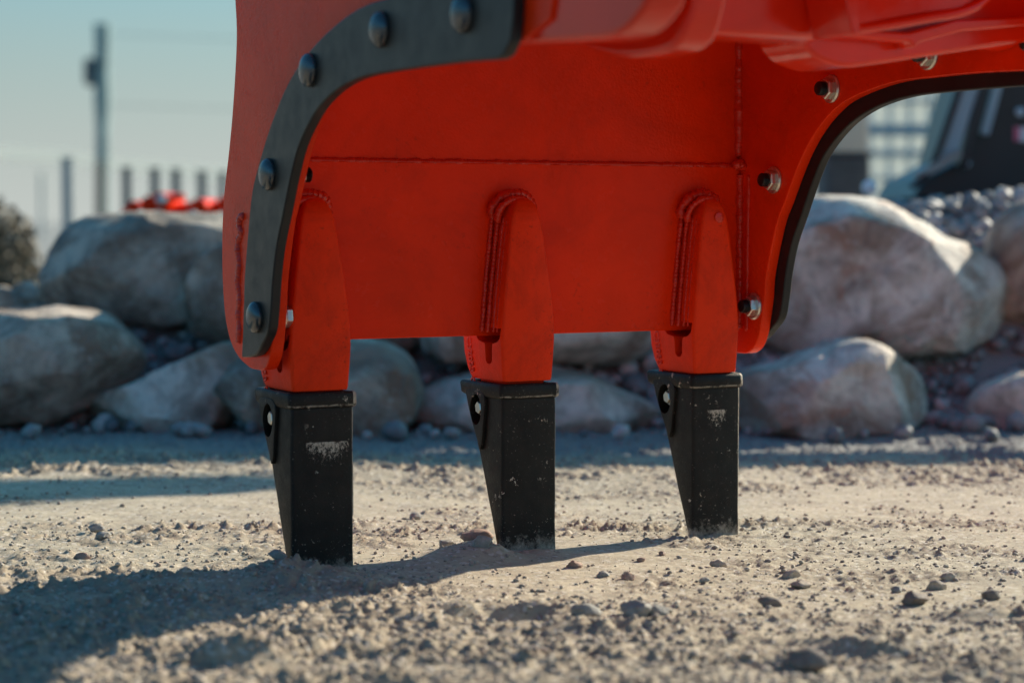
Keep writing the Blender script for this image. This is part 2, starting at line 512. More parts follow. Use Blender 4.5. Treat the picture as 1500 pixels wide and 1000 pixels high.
# ================================================================== GROUND
def bank_top(x):
    return .50 * sstep(-1.38, -1.12, x) + .055 * sstep(.9, 1.5, x)
def ground_z(x, y, fine=True):
    near = np.exp(-((y - 3.3) / 3.0) ** 2)
    h = .020 * gnoise(x * .55 + 3, y * .8) + .010 * gnoise(x * 1.9, y * 2.6 + 4)
    # keep the place where the teeth stand level
    w = 1 - np.exp(-(((x - .03) / .75) ** 2 + ((y - 3.35) / .5) ** 2) ** 2)
    h = h * w - .004
    # the lit hump in front of the rocks, broken edge
    h = h + .012 * np.exp(-((y - 4.35) / .22) ** 2) * (1 + .9 * gnoise(x * 2.1 + 9, y))
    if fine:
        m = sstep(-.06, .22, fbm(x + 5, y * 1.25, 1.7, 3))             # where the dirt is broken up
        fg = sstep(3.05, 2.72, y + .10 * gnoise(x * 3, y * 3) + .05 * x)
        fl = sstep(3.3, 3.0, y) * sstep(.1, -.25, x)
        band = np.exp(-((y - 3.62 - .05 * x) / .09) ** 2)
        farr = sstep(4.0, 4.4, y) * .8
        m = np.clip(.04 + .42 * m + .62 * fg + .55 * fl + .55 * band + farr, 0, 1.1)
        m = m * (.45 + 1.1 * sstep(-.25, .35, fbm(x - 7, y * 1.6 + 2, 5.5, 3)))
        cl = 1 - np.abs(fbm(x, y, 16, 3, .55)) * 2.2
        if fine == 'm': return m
        h = h + m * .0075 * (cl - .35)
        h = h + m * .0050 * np.maximum(0, fbm(x + 3, y - 2, 48, 3, .65)) * 2.2 + (.22 + m) * .0026 * fbm(x, y, 120, 3, .62)
        h = h + .004 * fbm(x, y * 2.4, 4.3, 3) 
        # foot-sized hollows and lumps
        for (px, py, rx, ry, d) in ((-.02, 2.83, .065, .05, -.045), (-.06, 2.87, .03, .02, .012), (.03, 2.88, .03, .02, .010), (.445, 2.60, .07, .03, .020), (.335, 2.50, .03, .02, .016),
                                    (-.32, 2.50, .05, .035, .026), (.10, 2.72, .09, .03, .012), (.40, 2.64, .10, .03, -.012),
                                    (-.07, 3.30, .06, .06, .018), (-.12, 3.22, .07, .05, .010), (-.34, 3.06, .14, .07, .016),
                                    (-.52, 3.0, .12, .06, .012), (.62, 2.80, .06, .03, .012), (-.9, 2.6, .2, .2, .03)):
            h = h + d * np.exp(-(((x - px) / rx) ** 2 + ((y - py) / ry) ** 2) ** 1.5)
        # soil pushed up round the left and middle teeth
        for (px, py, a_) in ((-.33, 3.115, .013), (-.27, 3.15, .007), (-.37, 3.17, .010), (-.02, 3.29, .009), (.05, 3.335, .006), (-.05, 3.35, .008), (.30, 3.46, .003)):
            h = h + a_ * np.exp(-((x - px) / .035) ** 2 - ((y - py) / .028) ** 2) * (1 + .8 * gnoise(x * 70, y * 70))
    # the bank behind the boulders
    s = sstep(5.30, 6.25, y + .10 * gnoise(x * 2, y * 2)) * (1 - sstep(13, 19, y))
    h = h + bank_top(x) * s
    h = h * (1 - sstep(30, 60, np.abs(y) + np.abs(x)))
    return h

def grid_axis(lo, hi, d0, far, grow=1.14):
    a = list(np.arange(lo, hi, d0)); d = d0; x = a[-1]
    while x < far: d *= grow; x += d; a.append(x)
    d = d0; x = lo; b = []
    while x > -far: d *= grow; x -= d; b.append(x)
    return np.array(b[::-1] + a)
ax = grid_axis(-1.15, 1.15, .0042, 600)
yy = [2.2]
while yy[-1] < 6.4: yy.append(yy[-1] + .0036 * (yy[-1] / 2.6) ** 1.35)
d = yy[-1] - yy[-2]
while yy[-1] < 900: d *= 1.12; yy.append(yy[-1] + d)
bk = [2.2]; d = .0036
while bk[-1] > -60: d *= 1.25; bk.append(bk[-1] - d)
ay = np.array(bk[:0:-1] + yy)
GX, GY = np.meshgrid(ax, ay)
GZ = ground_z(GX, GY)
nx, ny = len(ax), len(ay)
idx = np.arange(nx * ny).reshape(ny, nx)
F = np.stack([idx[:-1, :-1], idx[:-1, 1:], idx[1:, 1:], idx[1:, :-1]], -1).reshape(-1, 4)
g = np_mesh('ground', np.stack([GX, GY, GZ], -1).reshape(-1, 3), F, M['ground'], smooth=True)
ga = g.data.attributes.new('broken', 'FLOAT', 'POINT')      # broken crust: loose soil, its colour darkened further for crevice shade
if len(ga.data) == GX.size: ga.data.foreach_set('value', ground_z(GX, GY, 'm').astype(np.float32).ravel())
tag(g, kind='structure')
print('ground quads', len(F))

# base stone shapes ---------------------------------------------------------
def ico(sub, seed, squash=.25, jag=.35):
    bm = bmesh.new(); bmesh.ops.create_icosphere(bm, subdivisions=sub, radius=1)
    V = np.array([v.co[:] for v in bm.verts]); Fc = np.array([[v.index for v in f.verts] for f in bm.faces]); bm.free()
    r = np.random.default_rng(seed)
    for k in range(7):                                       # chop with random planes: angular stones
        n = r.normal(size=3); n /= np.linalg.norm(n); dlt = r.uniform(.5, .85)
        s = V @ n; over = np.maximum(0, s - dlt)
        V = V - n * over[:, None] * .9
    V = V * (1 + jag * .3 * r.normal(size=(len(V), 1)) * .4)
    return V, Fc

def scatter(name, pos, size, mat, sub=1, kinds=6, flat=(.5, .9), sink=.25, seed=1, label=None, cat=None, parent=None):
    r = np.random.default_rng(seed); Vs, Fs, tone = [], [], []; off = 0
    shapes = [ico(sub, seed * 10 + k) for k in range(kinds)]
    kk = r.integers(0, kinds, len(pos))
    for k in range(kinds):
        sel = np.where(kk == k)[0]
        if not len(sel): continue
        V, Fc = shapes[k]; n = len(sel)
        q = r.normal(size=(n, 4)); q /= np.linalg.norm(q, axis=1)[:, None]
        w, x, y, z = q.T
        Rm = np.stack([1 - 2 * (y * y + z * z), 2 * (x * y - z * w), 2 * (x * z + y * w), 2 * (x * y + z * w), 1 - 2 * (x * x + z * z), 2 * (y * z - x * w),
                       2 * (x * z - y * w), 2 * (y * z + x * w), 1 - 2 * (x * x + y * y)], -1).reshape(n, 3, 3)
        sc = np.stack([size[sel] * r.uniform(.8, 1.25, n), size[sel] * r.uniform(.7, 1.1, n), size[sel] * r.uniform(*flat, n)], -1)
        W = np.einsum('nij,vj->nvi', Rm, V) * sc[:, None, :]
        P = pos[sel].copy(); P[:, 2] += sc[:, 2] * (1 - 2 * sink)
        W = W + P[:, None, :]
        Vs.append(W.reshape(-1, 3)); Fs.append((Fc[None] + (np.arange(n) * len(V))[:, None, None]).reshape(-1, 3) + off)
        tone.append(np.repeat(r.uniform(0, 1, n), len(V))); off += n * len(V)
    o = np_mesh(name, np.concatenate(Vs), np.concatenate(Fs), mat, parent)
    a = o.data.attributes.new('tone', 'FLOAT', 'POINT')
    tn = np.concatenate(tone)
    if len(a.data) == len(tn): a.data.foreach_set('value', tn.astype(np.float32))
    return tag(o, label, cat, None, 'stuff')

# crumbs of dirt over the ground
N = 60000
py_ = 2.25 + (rng.random(N) ** 1.35) * 3.3
px_ = rng.uniform(-1, 1, N) * (.35 + .30 * py_)
dens = .10 + sstep(-.15, .25, fbm(px_ + 5, py_ * 1.25, 1.7, 3)) * .5 + .8 * sstep(3.05, 2.75, py_) + .9 * np.exp(-((py_ - 3.62 - .05 * px_) / .08) ** 2) \
    + .8 * sstep(3.32, 3.05, py_) * sstep(.1, -.2, px_) + .35 * sstep(4.0, 4.3, py_) + .9 * np.exp(-((px_ + .08) / .10) ** 2 - ((py_ - 3.33) / .07) ** 2) + .04 \
    + .7 * np.exp(-((px_ + .30) / .12) ** 2 - ((py_ - 3.10) / .05) ** 2)
keep = rng.random(N) < dens
px_, py_ = px_[keep], py_[keep]
sz = (.0008 + .0046 * rng.random(len(px_)) ** 5.0) * (1 + .35 * sstep(3.0, 2.7, py_))
scatter('loose_dirt', np.stack([px_, py_, ground_z(px_, py_)], -1), sz, M['grit'], 1, sink=.3, seed=3,
        label='crumbs of dry dirt and grit strewn over the ground', cat='dirt crumbs')

# ================================================================== THE ATTACHMENT
TH = .4875
root = empty('grapple_bucket', (-.0153, 3.3315, 0), TH,
             'red steel grapple bucket with three black teeth standing on the dirt', 'grapple bucket')

# side plate profile, (v, z): v towards the back, the concave front edge first
FRONT = [(.060, .2965), (.033, .298), (.012, .309), (-.002, .330), (-.010, .357), (-.018, .393), (-.022, .428), (-.037, .478), (-.054, .521), (-.073, .550),
         (-.112, .612), (-.151, .657), (-.199, .692), (-.252, .713), (-.349, .730), (-.440, .733), (-.560, .733), (-.700, .728), (-.790, .726)]
BACK = [(.085, .2975), (.131, .310), (.170, .334), (.194, .376), (.204, .440), (.203, .503), (.192, .567), (.170, .630),
        (.150, .703), (.134, .795), (.139, .858), (.155, .95)]
outline = catmull(FRONT, 4)[::-1] + catmull(BACK, 4) + [(.13, 1.06), (.0, 1.16), (-.3, 1.20), (-.7, 1.16), (-.88, 1.05), (-.90, .90), (-.855, .745)]
UL0, UL1 = -.388, -.368
UR0, UR1 = .484, .504
for a, b, lb in ((UL0, UL1, None), (UR0, UR1, None)):
    prism('side_plate', outline, 'u', a, b, M['red'], root, bev=.0016)

# wear edges: dark curved bands bolted to the outer faces
BIN = [(-.004, .337), (-.030, .358), (-.040, .386), (-.050, .436), (-.066, .484), (-.091, .528), (-.120, .580), (-.152, .625), (-.200, .662),
       (-.245, .684), (-.302, .700), (-.370, .709), (-.440, .711), (-.549, .711), (-.655, .710), (-.723, .708), (-.758, .707)]
BOUT = [(.079, .315), (.069, .394), (.065, .435), (.050, .500), (.031, .563), (.0, .607), (-.042, .655), (-.099, .705), (-.160, .741), (-.235, .770),
        (-.320, .792), (-.388, .802), (-.450, .804), (-.52, .805), (-.74, .806)]
BTIP = [(-.774, .711), (-.790, .725), (-.796, .746), (-.802, .802)]
band = catmull(BIN, 4) + BTIP + catmull(BOUT, 4)[::-1] + [(.050, .3165), (.022, .321), (.006, .3285)]
RIV = [(.012, .378), (-.043, .588), (-.199, .729), (-.438, .766), (-.675, .766)]
for side, (a, b, outn) in enumerate(((-.404, -.3885, -1), (.5045, .520, 1))):
    e = prism('wear_edge', band, 'u', a, b, M['edge'], root, bev=.0022, seg=2)
    e.data.materials.append(M['edge_shaded'])
    for pf in e.data.polygons:
        if pf.normal.x * outn < .5: pf.material_index = 1  # faces off the outer side carry their shade as a blacker colour
    fu = a if outn < 0 else b
    iu = UL1 if outn < 0 else UR0
    for k, (v, z) in enumerate(RIV):
        r = .0235
        prof = [(r * .98, 0), (r, .002), (r, .0045)] + [(r * math.cos(t * PI / 2 / 7), .0045 + .0105 * math.sin(t * PI / 2 / 7)) for t in range(1, 8)]
        lathe('bolt_head', prof, (fu, v, z), (outn, 0, 0), M['rivet'], e, 32, 50)
        # flange nut and threaded end on the inner face
        nut = lathe('lock_nut', [(.0225, 0), (.0228, .0025), (.0205, .0048)], (iu, v, z), (-outn, 0, 0), M['zinc'], root, 28, 30)
        ph = .35 + k * 1.1
        rr = .0172
        RG = []
        for h, q in ((.004, 1.0), (.0135, 1.0), (.0155, .93), (.016, .84)):
            RG.append([(iu - outn * h, v + rr * q * math.cos(ph + j * PI / 3), z + rr * q * math.sin(ph + j * PI / 3)) for j in range(6)])
        bevel(rings('hexagon', RG, M['zinc'], nut, True, 20), .0008, 2)
        st = [(.0112, .012)]
        for j in range(7): st += [(.0112, .0155 + j * .0016), (.0102, .0163 + j * .0016)]
        st += [(.0098, .0268), (.006, .0285)]
        lathe('threaded_end', st, (iu, v, z), (-outn, 0, 0), M['stub'], nut, 20, 30)

# shell: lower blade, upper back plate, curved closing plate above the frame
lo_ = [(.055, .3385), (.085, .3385), (.085, .612), (.055, .612)]
prism('blade_plate', lo_, 'u', UL1 + .001, UR0 - .001, M['red'], root, bev=.002)
prism('back_plate', [(.061, .6125), (.084, .6125), (.084, .90), (.03, .99), (-.12, 1.05), (-.13, 1.028), (.018, .974), (.061, .893)], 'u', UL1 + .001, UR0 - .001, M['red'], root, bev=.002)
prism('top_plate', [(-.132, 1.052), (-.62, 1.06), (-.62, 1.035), (-.132, 1.030)], 'u', UL1 + .001, UR0 - .001, M['red'], root, bev=.002)

M['red_weld'].node_tree.nodes['Principled BSDF'].inputs['Specular IOR Level'].default_value = .38
W = M['red_weld']
weld([(UL1, .060, .6125), (0, .0605, .6123), (UR0 - .01, .0600, .6128)], .0055, W, root, seed=1, rough=.2)
weld([(UR0 - .001, .056, .335), (UR0 - .001, .055, .45), (UR0 - .001, .055, .60)], .0085, W, root, seed=2)
weld([(UR0, .034, .335), (UR0, .033, .45), (UR0, .030, .598)], .0042, W, root, seed=3)
weld([(UR0 - .001, .059, .628), (UR0 - .001, .060, .75), (UR0 - .001, .061, .89)], .0085, W, root, seed=4, rough=.1)
weld([(UR0 - .018, .052, .6125), (UR0 - .006, .046, .617), (UR0 - .002, .040, .606)], .009, W, root, seed=5)
weld([(UL1 + .001, .056, .335), (UL1 + .001, .055, .60), (UL1 + .001, .06, .85)], .0085, W, root, seed=6)
# the thick surface run down the outer left side
weld([(UL0 + .002, .105, .527), (UL0 + .002, .122, .526), (UL0 + .002, .126, .512), (UL0 + .002, .116, .502), (UL0 + .002, .126, .494)] +
     [(UL0 + .002, .130 + .003 * math.sin(k * 1.3), .49 - k * .0105) for k in range(16)], .0075, W, root, seed=7, pitch=.006, rough=.14)

# --- teeth ------------------------------------------------------------------
TEETH = [  # u0, width, drop, patch on the front face
    (-.3560, .1015, -.010, (.024, .094, .149, .182, .43)),
    (.0000, .0975, .000, None),
    (.3560, .0925, .002, (.028, .066, .160, .195, .44))]
CAST = 'C32053'
for ti, (tu, tw, tz, patch) in enumerate(TEETH):
    s = tw / .0975
    ad = bpy.data.objects.new('tooth_adapter', None)
    # adapter casting: rounded rings in z
    prof = [(.236, .014, .080, .012, .100), (.2545, .012, .082, .010, .104), (.2560, .003, .0895, .001, .113), (.262, .002, .0905, 0, .117),
            (.276, .001, .0915, 0, .126), (.303, .000, .0935, 0, .1355), (.331, -.0005, .0950, 0, .138), (.36, .001, .0945, 0, .138),
            (.400, .0045, .0905, 0, .136), (.450, .0095, .0830, .0004, .132), (.500, .0150, .0750, .001, .126), (.525, .0185, .0705, .002, .120),
            (.540, .0225, .0665, .004, .114), (.550, .0275, .0615, .008, .108), (.556, .0335, .0555, .014, .10), (.5585, .039, .050, .022, .094)]
    low = lambda z: z if z > .35 else .35 - (.35 - z) * .87
    ang_c = [rrect(u0 * s, u1 * s, v0, v1, low(z), min(.0052, (u1 - u0) * s * .4), 3) for (z, u0, u1, v0, v1) in prof]
    a = rings('tooth_adapter', ang_c, M['red_cast'], None, True, 40)
    slot = [(.090, .352), (.090, .333), (.084, .327), (.0665, .323), (.0655, .318), (.0640, .292), (.0600, .2865), (.0545, .285), (.0490, .287), (.0460, .293),
            (.0445, .318), (.0435, .323), (.030, .327), (.023, .333), (.020, .352)]
    slot = [(.0465 + (v - .055) * 1.18, low(z)) for v, z in slot]
    cut = prism('cutter', slot, 'u', -.01, .074, None)
    boolean_cut(a, [cut])
    a.parent = root; a.location = (tu, 0, (-.002, 0, .001)[ti])
    # cast characters along the rear edge of the side face
    fc = bpy.data.curves.new('cast_number', 'FONT'); fc.body = CAST + ' G'; fc.size = .0185; fc.extrude = .0012; fc.space_character = 1.0; fc.resolution_u = 2
    tmp = bpy.data.objects.new('tmp', fc); C.objects.link(tmp); bpy.context.view_layer.update()
    me = bpy.data.meshes.new_from_object(tmp.evaluated_get(bpy.context.evaluated_depsgraph_get())); bpy.data.objects.remove(tmp)
    # text x -> down the casting, text y -> towards the front (−v)
    sl = math.atan2(.126 - .136, -.05)
    mt = Matrix(((0, 0, -1, 0), (-.20, -1, 0, 0), (-1, .20, 0, 0), (0, 0, 0, 1)))
    me.transform(Matrix.Translation((-.0002, .1215, .334)) @ mt)
    link_mesh('cast_number', me, M['red_weld'], a)
    # welds round the adapter where it meets the blade
    off = .055
    for j, dv in enumerate((.0, .011, .022, .033)):
        pts = []
        for z in np.linspace(.345, .535 - j * .004, 14):
            u0 = np.interp(z, [p[0] for p in prof], [p[1] for p in prof]) * s
            pts.append((u0 + [-.0085, -.0035, .0005, .0012][j], .0535 - dv * 1.02, z))
        weld(pts, [.0046, .0038, .0030, .0022][j], W, a, seed=ti * 10 + j + 20, pitch=.006, rough=.3)
    pts = []
    for z in np.linspace(.345, .53, 10):
        u1 = np.interp(z, [p[0] for p in prof], [p[2] for p in prof]) * s
        pts.append((u1 + .002, .053, z))
    weld(pts, .0048, W, a, seed=ti * 10 + 25)
    cu, hw = .0445 * s, .031 * s
    arch = [(cu + (hw + .002) * math.cos(t) * (1.15 if math.cos(t) < 0 else 1), .049 - .012 * math.sin(t), .538 + .026 * math.sin(t)) for t in np.linspace(PI + .5, -.25, 16)]
    weld(arch, .0086, W, a, seed=ti * 10 + 26, pitch=.009, rough=.20)
    arch2 = [(p[0] * .82 + .18 * cu - .004, p[1] - .017, p[2] - .008) for p in arch[:12]]
    weld(arch2, .0062, W, a, seed=ti * 10 + 27, pitch=.007, rough=.2)
    if ti == 2:
        lathe('cast_boss', [(.0088, 0), (.0085, .0012), (.004, .0022)], (.052 * s, .0008, .525), (0, -1, 0), W, a, 16)

    # cap: hollow-looking wedge, collar, cheek boss with the pin hole
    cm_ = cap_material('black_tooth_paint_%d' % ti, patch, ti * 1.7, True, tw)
    bprof = [(-.03, .0045), (.0, .016), (.002, .0175), (.03, .0305), (.08, .053), (.13, .0755), (.18, .098), (.215, .1135), (.226, .1175)]
    RG = [rrect(0, tw, 0, v1, z, min(.0055, v1 * .22), 3) for z, v1 in bprof]
    # collar flange
    for (z, e, v1) in ((.2285, .0, .119), (.2305, .0038, .130), (.233, .0052, .1375), (.247, .0052, .1425), (.2505, .0035, .1400), (.2515, .002, .135)):
        RG.append(rrect(-e, tw + e, -e * .8, v1, z, .007, 3))
    RG.append(rrect(.008, tw - .008, .006, .128, .2515, .006, 3))
    RG.append(rrect(.009, tw - .009, .007, .127, .240, .006, 3))
    RG2 = []
    for i in range(len(RG) - 1):                              # finer rings, slightly uneven like a casting
        m_ = 5 if i < 8 else 1
        for q in range(m_):
            RG2.append([tuple(np.array(a_) * (1 - q / m_) + np.array(b_) * q / m_) for a_, b_ in zip(RG[i], RG[i + 1])])
    RG2.append(RG[-1])
    def uneven(p):
        w_ = mnoise.noise_vector(Vector((p[0] * 18 + ti * 9, p[1] * 18, p[2] * 18))) * .0009 + mnoise.noise_vector(Vector((p[0] * 60 + ti * 9, p[1] * 60, p[2] * 60))) * .0004
        return (p[0] + w_.x, p[1] + w_.y, p[2])
    RG2 = [[uneven(p) for p in rg] for rg in RG2]
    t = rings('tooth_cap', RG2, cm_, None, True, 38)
    hole = [(.0815 + .0195 * math.cos(q), .2085 + .0235 * math.sin(q)) for q in np.linspace(0, 2 * PI, 28, endpoint=False)]
    # raised cheek with a pointed lower end
    ck = catmull([(.114, .226), (.117, .236), (.090, .240), (.062, .238), (.050, .228), (.052, .205), (.056, .185), (.060, .160), (.068, .148), (.078, .165), (.092, .185), (.104, .205)], 4, True)
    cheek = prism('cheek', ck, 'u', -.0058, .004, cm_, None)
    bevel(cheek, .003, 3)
    h1 = prism('cutter', hole, 'u', -.02, .028, None)
    h2 = prism('cutter', hole, 'u', -.02, .028, None)
    boolean_cut(t, [h1]); boolean_cut(cheek, [h2])
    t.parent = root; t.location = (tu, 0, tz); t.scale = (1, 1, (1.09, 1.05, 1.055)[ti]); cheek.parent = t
    lathe('hole_rim', [(.0225, -.0), (.0255, .0008), (.0265, .0002)], (-.0058, .0815, .2085), (-1, 0, 0), cm_, t, 28).hide_render = False
    bpy.data.objects.remove(t.children[-1]) if t.children[-1].name.startswith('hole_rim') else None
    # pin bolt inside the hole
    pb = lathe('pin_bolt', [(.0135, -.02), (.0135, -.0045), (.0128, -.0035)], (.001, .080, .2115), (-1, 0, 0), M['zinc'], t, 24, 30)
    RGh = []
    for hh, q in ((-.004, 1.), (.0025, 1.), (.004, .9)):
        RGh.append([(.001 - hh, .080 + .0098 * q * math.cos(.3 + j * PI / 3), .2115 + .0098 * q * math.sin(.3 + j * PI / 3)) for j in range(6)])
    rings('bolt_head', RGh, M['zinc'], pb, True, 20)
    # wear lug on both side faces
    for sx, nm in ((tw, 1), (0, -1)):
        if nm > 0:
            bevel(box('side_lug', (tw + .0005, .028, .113), (.0085, .036, .078), cm_, t), .003, 2)

# --- cross structure between the side plates, above and nearer to the camera -----------------
# pivot lugs (plates standing square to the blade) with rounded front ends
def lug(us, un, pts, bev=.006):
    prism('pivot_lug', pts, 'u', us, un, M['red_upper'], root, bev=bev, seg=3, ang=25)
lug(-.383, -.335, [(-.60, .98), (-.60, .735)] + catmull([(-.773, .725), (-.892, .719), (-.973, .716), (-1.008, .721), (-1.036, .734), (-1.056, .752), (-1.07, .80)], 4) + [(-1.07, .98)])
lug(-.20, -.150, [(-.45, .98), (-.45, .780)] + catmull([(-.56, .752), (-.62, .733), (-.71, .719), (-.787, .720), (-.824, .729), (-.846, .755), (-.863, .80)], 4) + [(-.87, .98)], .008)
lathe('pivot_pin', [(.034, -.12), (.036, .0), (.036, .30), (.030, .305), (.030, .32), (.0, .322)], (-.34, -.93, .842), (1, 0, 0), M['red_upper'], root, 28)
lathe('pivot_boss', [(.052, 0), (.056, .006), (.056, .05), (.050, .058)], (-.335, -.93, .836), (1, 0, 0), M['red_upper'], root, 32)
# cross tube behind the lugs
ct = []
for k in range(28):
    q = 2 * PI * k / 28; ct.append((-.60 + .085 * math.cos(q), .845 + .085 * math.sin(q)))
prism('cross_tube', ct, 'u', UL1 + .001, UR0 - .001, M['red_upper'], root)
# box girder right of the lugs: sloping belly
prism('cross_beam', [(-.62, .762), (-.70, .745), (-.735, .752), (-.745, .80), (-.745, .97), (-.62, .97)], 'u', -.149, .075, M['red_upper'], root, bev=.006, seg=3)
prism('gusset', [(.036, .80), (.050, .748), (.062, .748), (.052, .90), (.020, .98), (.012, .98)], 'v', -.83, -.746, M['red_upper'], root, bev=.003)
# saddle on the right: folded plates with lit lower lips
prism('saddle_plate', catmull([(.066, .752), (.084, .734), (.110, .724), (.143, .720), (.20, .727)], 4) + [(.27, .738), (.36, .752), (.483, .770), (.483, .92), (.066, .92)], 'v', -.70, -.60, M['red_upper'], root, bev=.006, seg=2)
prism('saddle_rib', [(.080, .757), (.215, .752), (.222, .744), (.230, .752), (.30, .770), (.483, .79), (.483, .80), (.29, .785), (.21, .765), (.082, .765)], 'v', -.735, -.701, M['red_upper'], root, bev=.004, seg=3)
Vs = [(.090, -.745, .762), (.205, -.775, .780), (.275, -.80, .795), (.34, -.80, .83), (.36, -.78, .95), (.10, -.74, .95), (.078, -.742, .84), (.105, -.742, .80)]
prism('saddle_shield', [(.085, .762), (.20, .783), (.262, .792), (.302, .812), (.33, .85), (.34, .95), (.07, .95), (.075, .82)], 'v', -.775, -.736, M['red_upper'], root, bev=.004, seg=2)
tube('saddle_lip', catmull([(.088, -.772, .759), (.15, -.776, .769), (.21, -.779, .780), (.262, -.780, .790), (.300, -.778, .808), (.332, -.776, .852)], 5), .0065, M['red_upper'], root, 10)
# unseen frame above: head plate widened, beam and arm added to block front sky
prism('head_plate', [(UL1 + .001, .985), (UR0 - .001, .985), (UR0 - .001, 1.02), (UL1 + .001, 1.02)], 'v', -.86, -.15, M['red_upper'], root, bev=.004)
prism('added_skirt_beam', [(-1.10, .812), (-1.10, 1.02), (-.862, 1.02), (-.862, .99), (-1.075, .99), (-1.075, .812)], 'u', -.30, .46, M['red_upper'], root, bev=.004)
prism('added_arm', [(-.25, 1.021), (-.95, 1.021), (-3.4, 2.5), (-3.3, 3.0), (-1.2, 1.9), (-.4, 1.5)], 'u', -.10, .22, M['red_upper'], root, bev=.01)

# ================================================================== BOULDERS
B = {
    'A': (5.75, [(-1.274, 0.306), (-1.277, 0.38), (-1.246, 0.472), (-1.181, 0.524), (-1.071, 0.535), (-0.923, 0.537), (-0.785, 0.531), (-0.646, 0.509), (-0.609, 0.417), (-0.646, 0.306), (-0.775, 0.25), (-0.923, 0.241), (-1.071, 0.254), (-1.181, 0.273)]),
    'B': (5.45, [(-0.854, 0.247), (-0.85, 0.335), (-0.831, 0.396), (-0.787, 0.44), (-0.709, 0.471), (-0.612, 0.475), (-0.542, 0.422), (-0.525, 0.3), (-0.56, 0.212), (-0.647, 0.191), (-0.77, 0.198), (-0.831, 0.212)]),
    'C': (5.25, [(-1.416, 0.055), (-1.424, 0.156), (-1.399, 0.24), (-1.315, 0.282), (-1.197, 0.296), (-1.079, 0.291), (-0.994, 0.26), (-0.935, 0.198), (-0.944, 0.139), (-1.011, 0.089), (-1.079, 0.046), (-1.163, 0.013), (-1.315, 0.008)]),
    'D': (5.2, [(-1.065, 0.076), (-1.002, 0.101), (-0.918, 0.126), (-0.835, 0.168), (-0.751, 0.206), (-0.693, 0.213), (-0.664, 0.159), (-0.676, 0.076), (-0.718, 0.006), (-0.801, -0.016), (-0.918, -0.008), (-1.018, 0.013)]),
    'E': (5.15, [(-0.744, 0.064), (-0.711, 0.13), (-0.661, 0.179), (-0.579, 0.221), (-0.463, 0.237), (-0.347, 0.221), (-0.265, 0.179), (-0.228, 0.113), (-0.248, 0.031), (-0.314, -0.006), (-0.496, -0.016), (-0.661, -0.002), (-0.727, 0.014)]),
    'F': (5.3, [(-0.276, 0.013), (-0.255, 0.067), (-0.187, 0.11), (-0.085, 0.135), (0.034, 0.147), (0.136, 0.139), (0.221, 0.118), (0.306, 0.076), (0.366, 0.03), (0.357, -0.004), (0.255, -0.021), (0.051, -0.031), (-0.17, -0.026)]),
    'G': (5.45, [(-0.238, 0.216), (-0.201, 0.308), (-0.091, 0.363), (0.055, 0.381), (0.201, 0.363), (0.311, 0.308), (0.357, 0.235), (0.339, 0.17), (0.238, 0.152), (0.091, 0.158), (-0.055, 0.161), (-0.183, 0.165)]),
    'G2': (5.5, [(-0.646, 0.232), (-0.628, 0.361), (-0.535, 0.435), (-0.388, 0.454), (-0.277, 0.398), (-0.222, 0.306), (-0.231, 0.214), (-0.351, 0.177), (-0.554, 0.173)]),
    'H': (5.6, [(0.647, 0.24), (0.638, 0.347), (0.665, 0.473), (0.737, 0.545), (0.836, 0.578), (0.935, 0.578), (1.043, 0.545), (1.151, 0.482), (1.25, 0.438), (1.325, 0.357), (1.325, 0.267), (1.265, 0.204), (1.151, 0.168), (0.989, 0.15), (0.809, 0.159), (0.701, 0.186)]),
    'I': (5.2, [(0.517, 0.043), (0.526, 0.101), (0.584, 0.143), (0.668, 0.168), (0.768, 0.206), (0.86, 0.23), (0.935, 0.201), (1.002, 0.151), (1.043, 0.093), (1.027, 0.034), (0.952, 0.006), (0.785, -0.008), (0.618, -0.004)]),
    'J': (5.25, [(1.163, 0.038), (1.18, 0.089), (1.23, 0.122), (1.315, 0.148), (1.416, 0.139), (1.5, 0.072), (1.5, 0.013), (1.365, -0.013), (1.213, 0.001)]),
    'K': (5.7, [(1.303, 0.381), (1.308, 0.472), (1.336, 0.527), (1.409, 0.573), (1.537, 0.582), (1.665, 0.527), (1.72, 0.399), (1.683, 0.271), (1.555, 0.216), (1.409, 0.213), (1.336, 0.253)]),
    'L': (6.1, [(-1.70, 0.18), (-1.66, 0.262), (-1.58, 0.285), (-1.48, 0.288), (-1.39, 0.27), (-1.34, 0.20), (-1.34, 0.05), (-1.42, -.02), (-1.60, -.02), (-1.69, .05)]),
    'M': (5.6, [(0.398, 0.243), (0.407, 0.338), (0.474, 0.414), (0.587, 0.433), (0.663, 0.376), (0.682, 0.262), (0.625, 0.187), (0.474, 0.177)]),
    'N': (5.6, [(-1.708, 0.24), (-1.69, 0.347), (-1.618, 0.401), (-1.51, 0.383), (-1.438, 0.311), (-1.456, 0.24), (-1.564, 0.204)]),
}
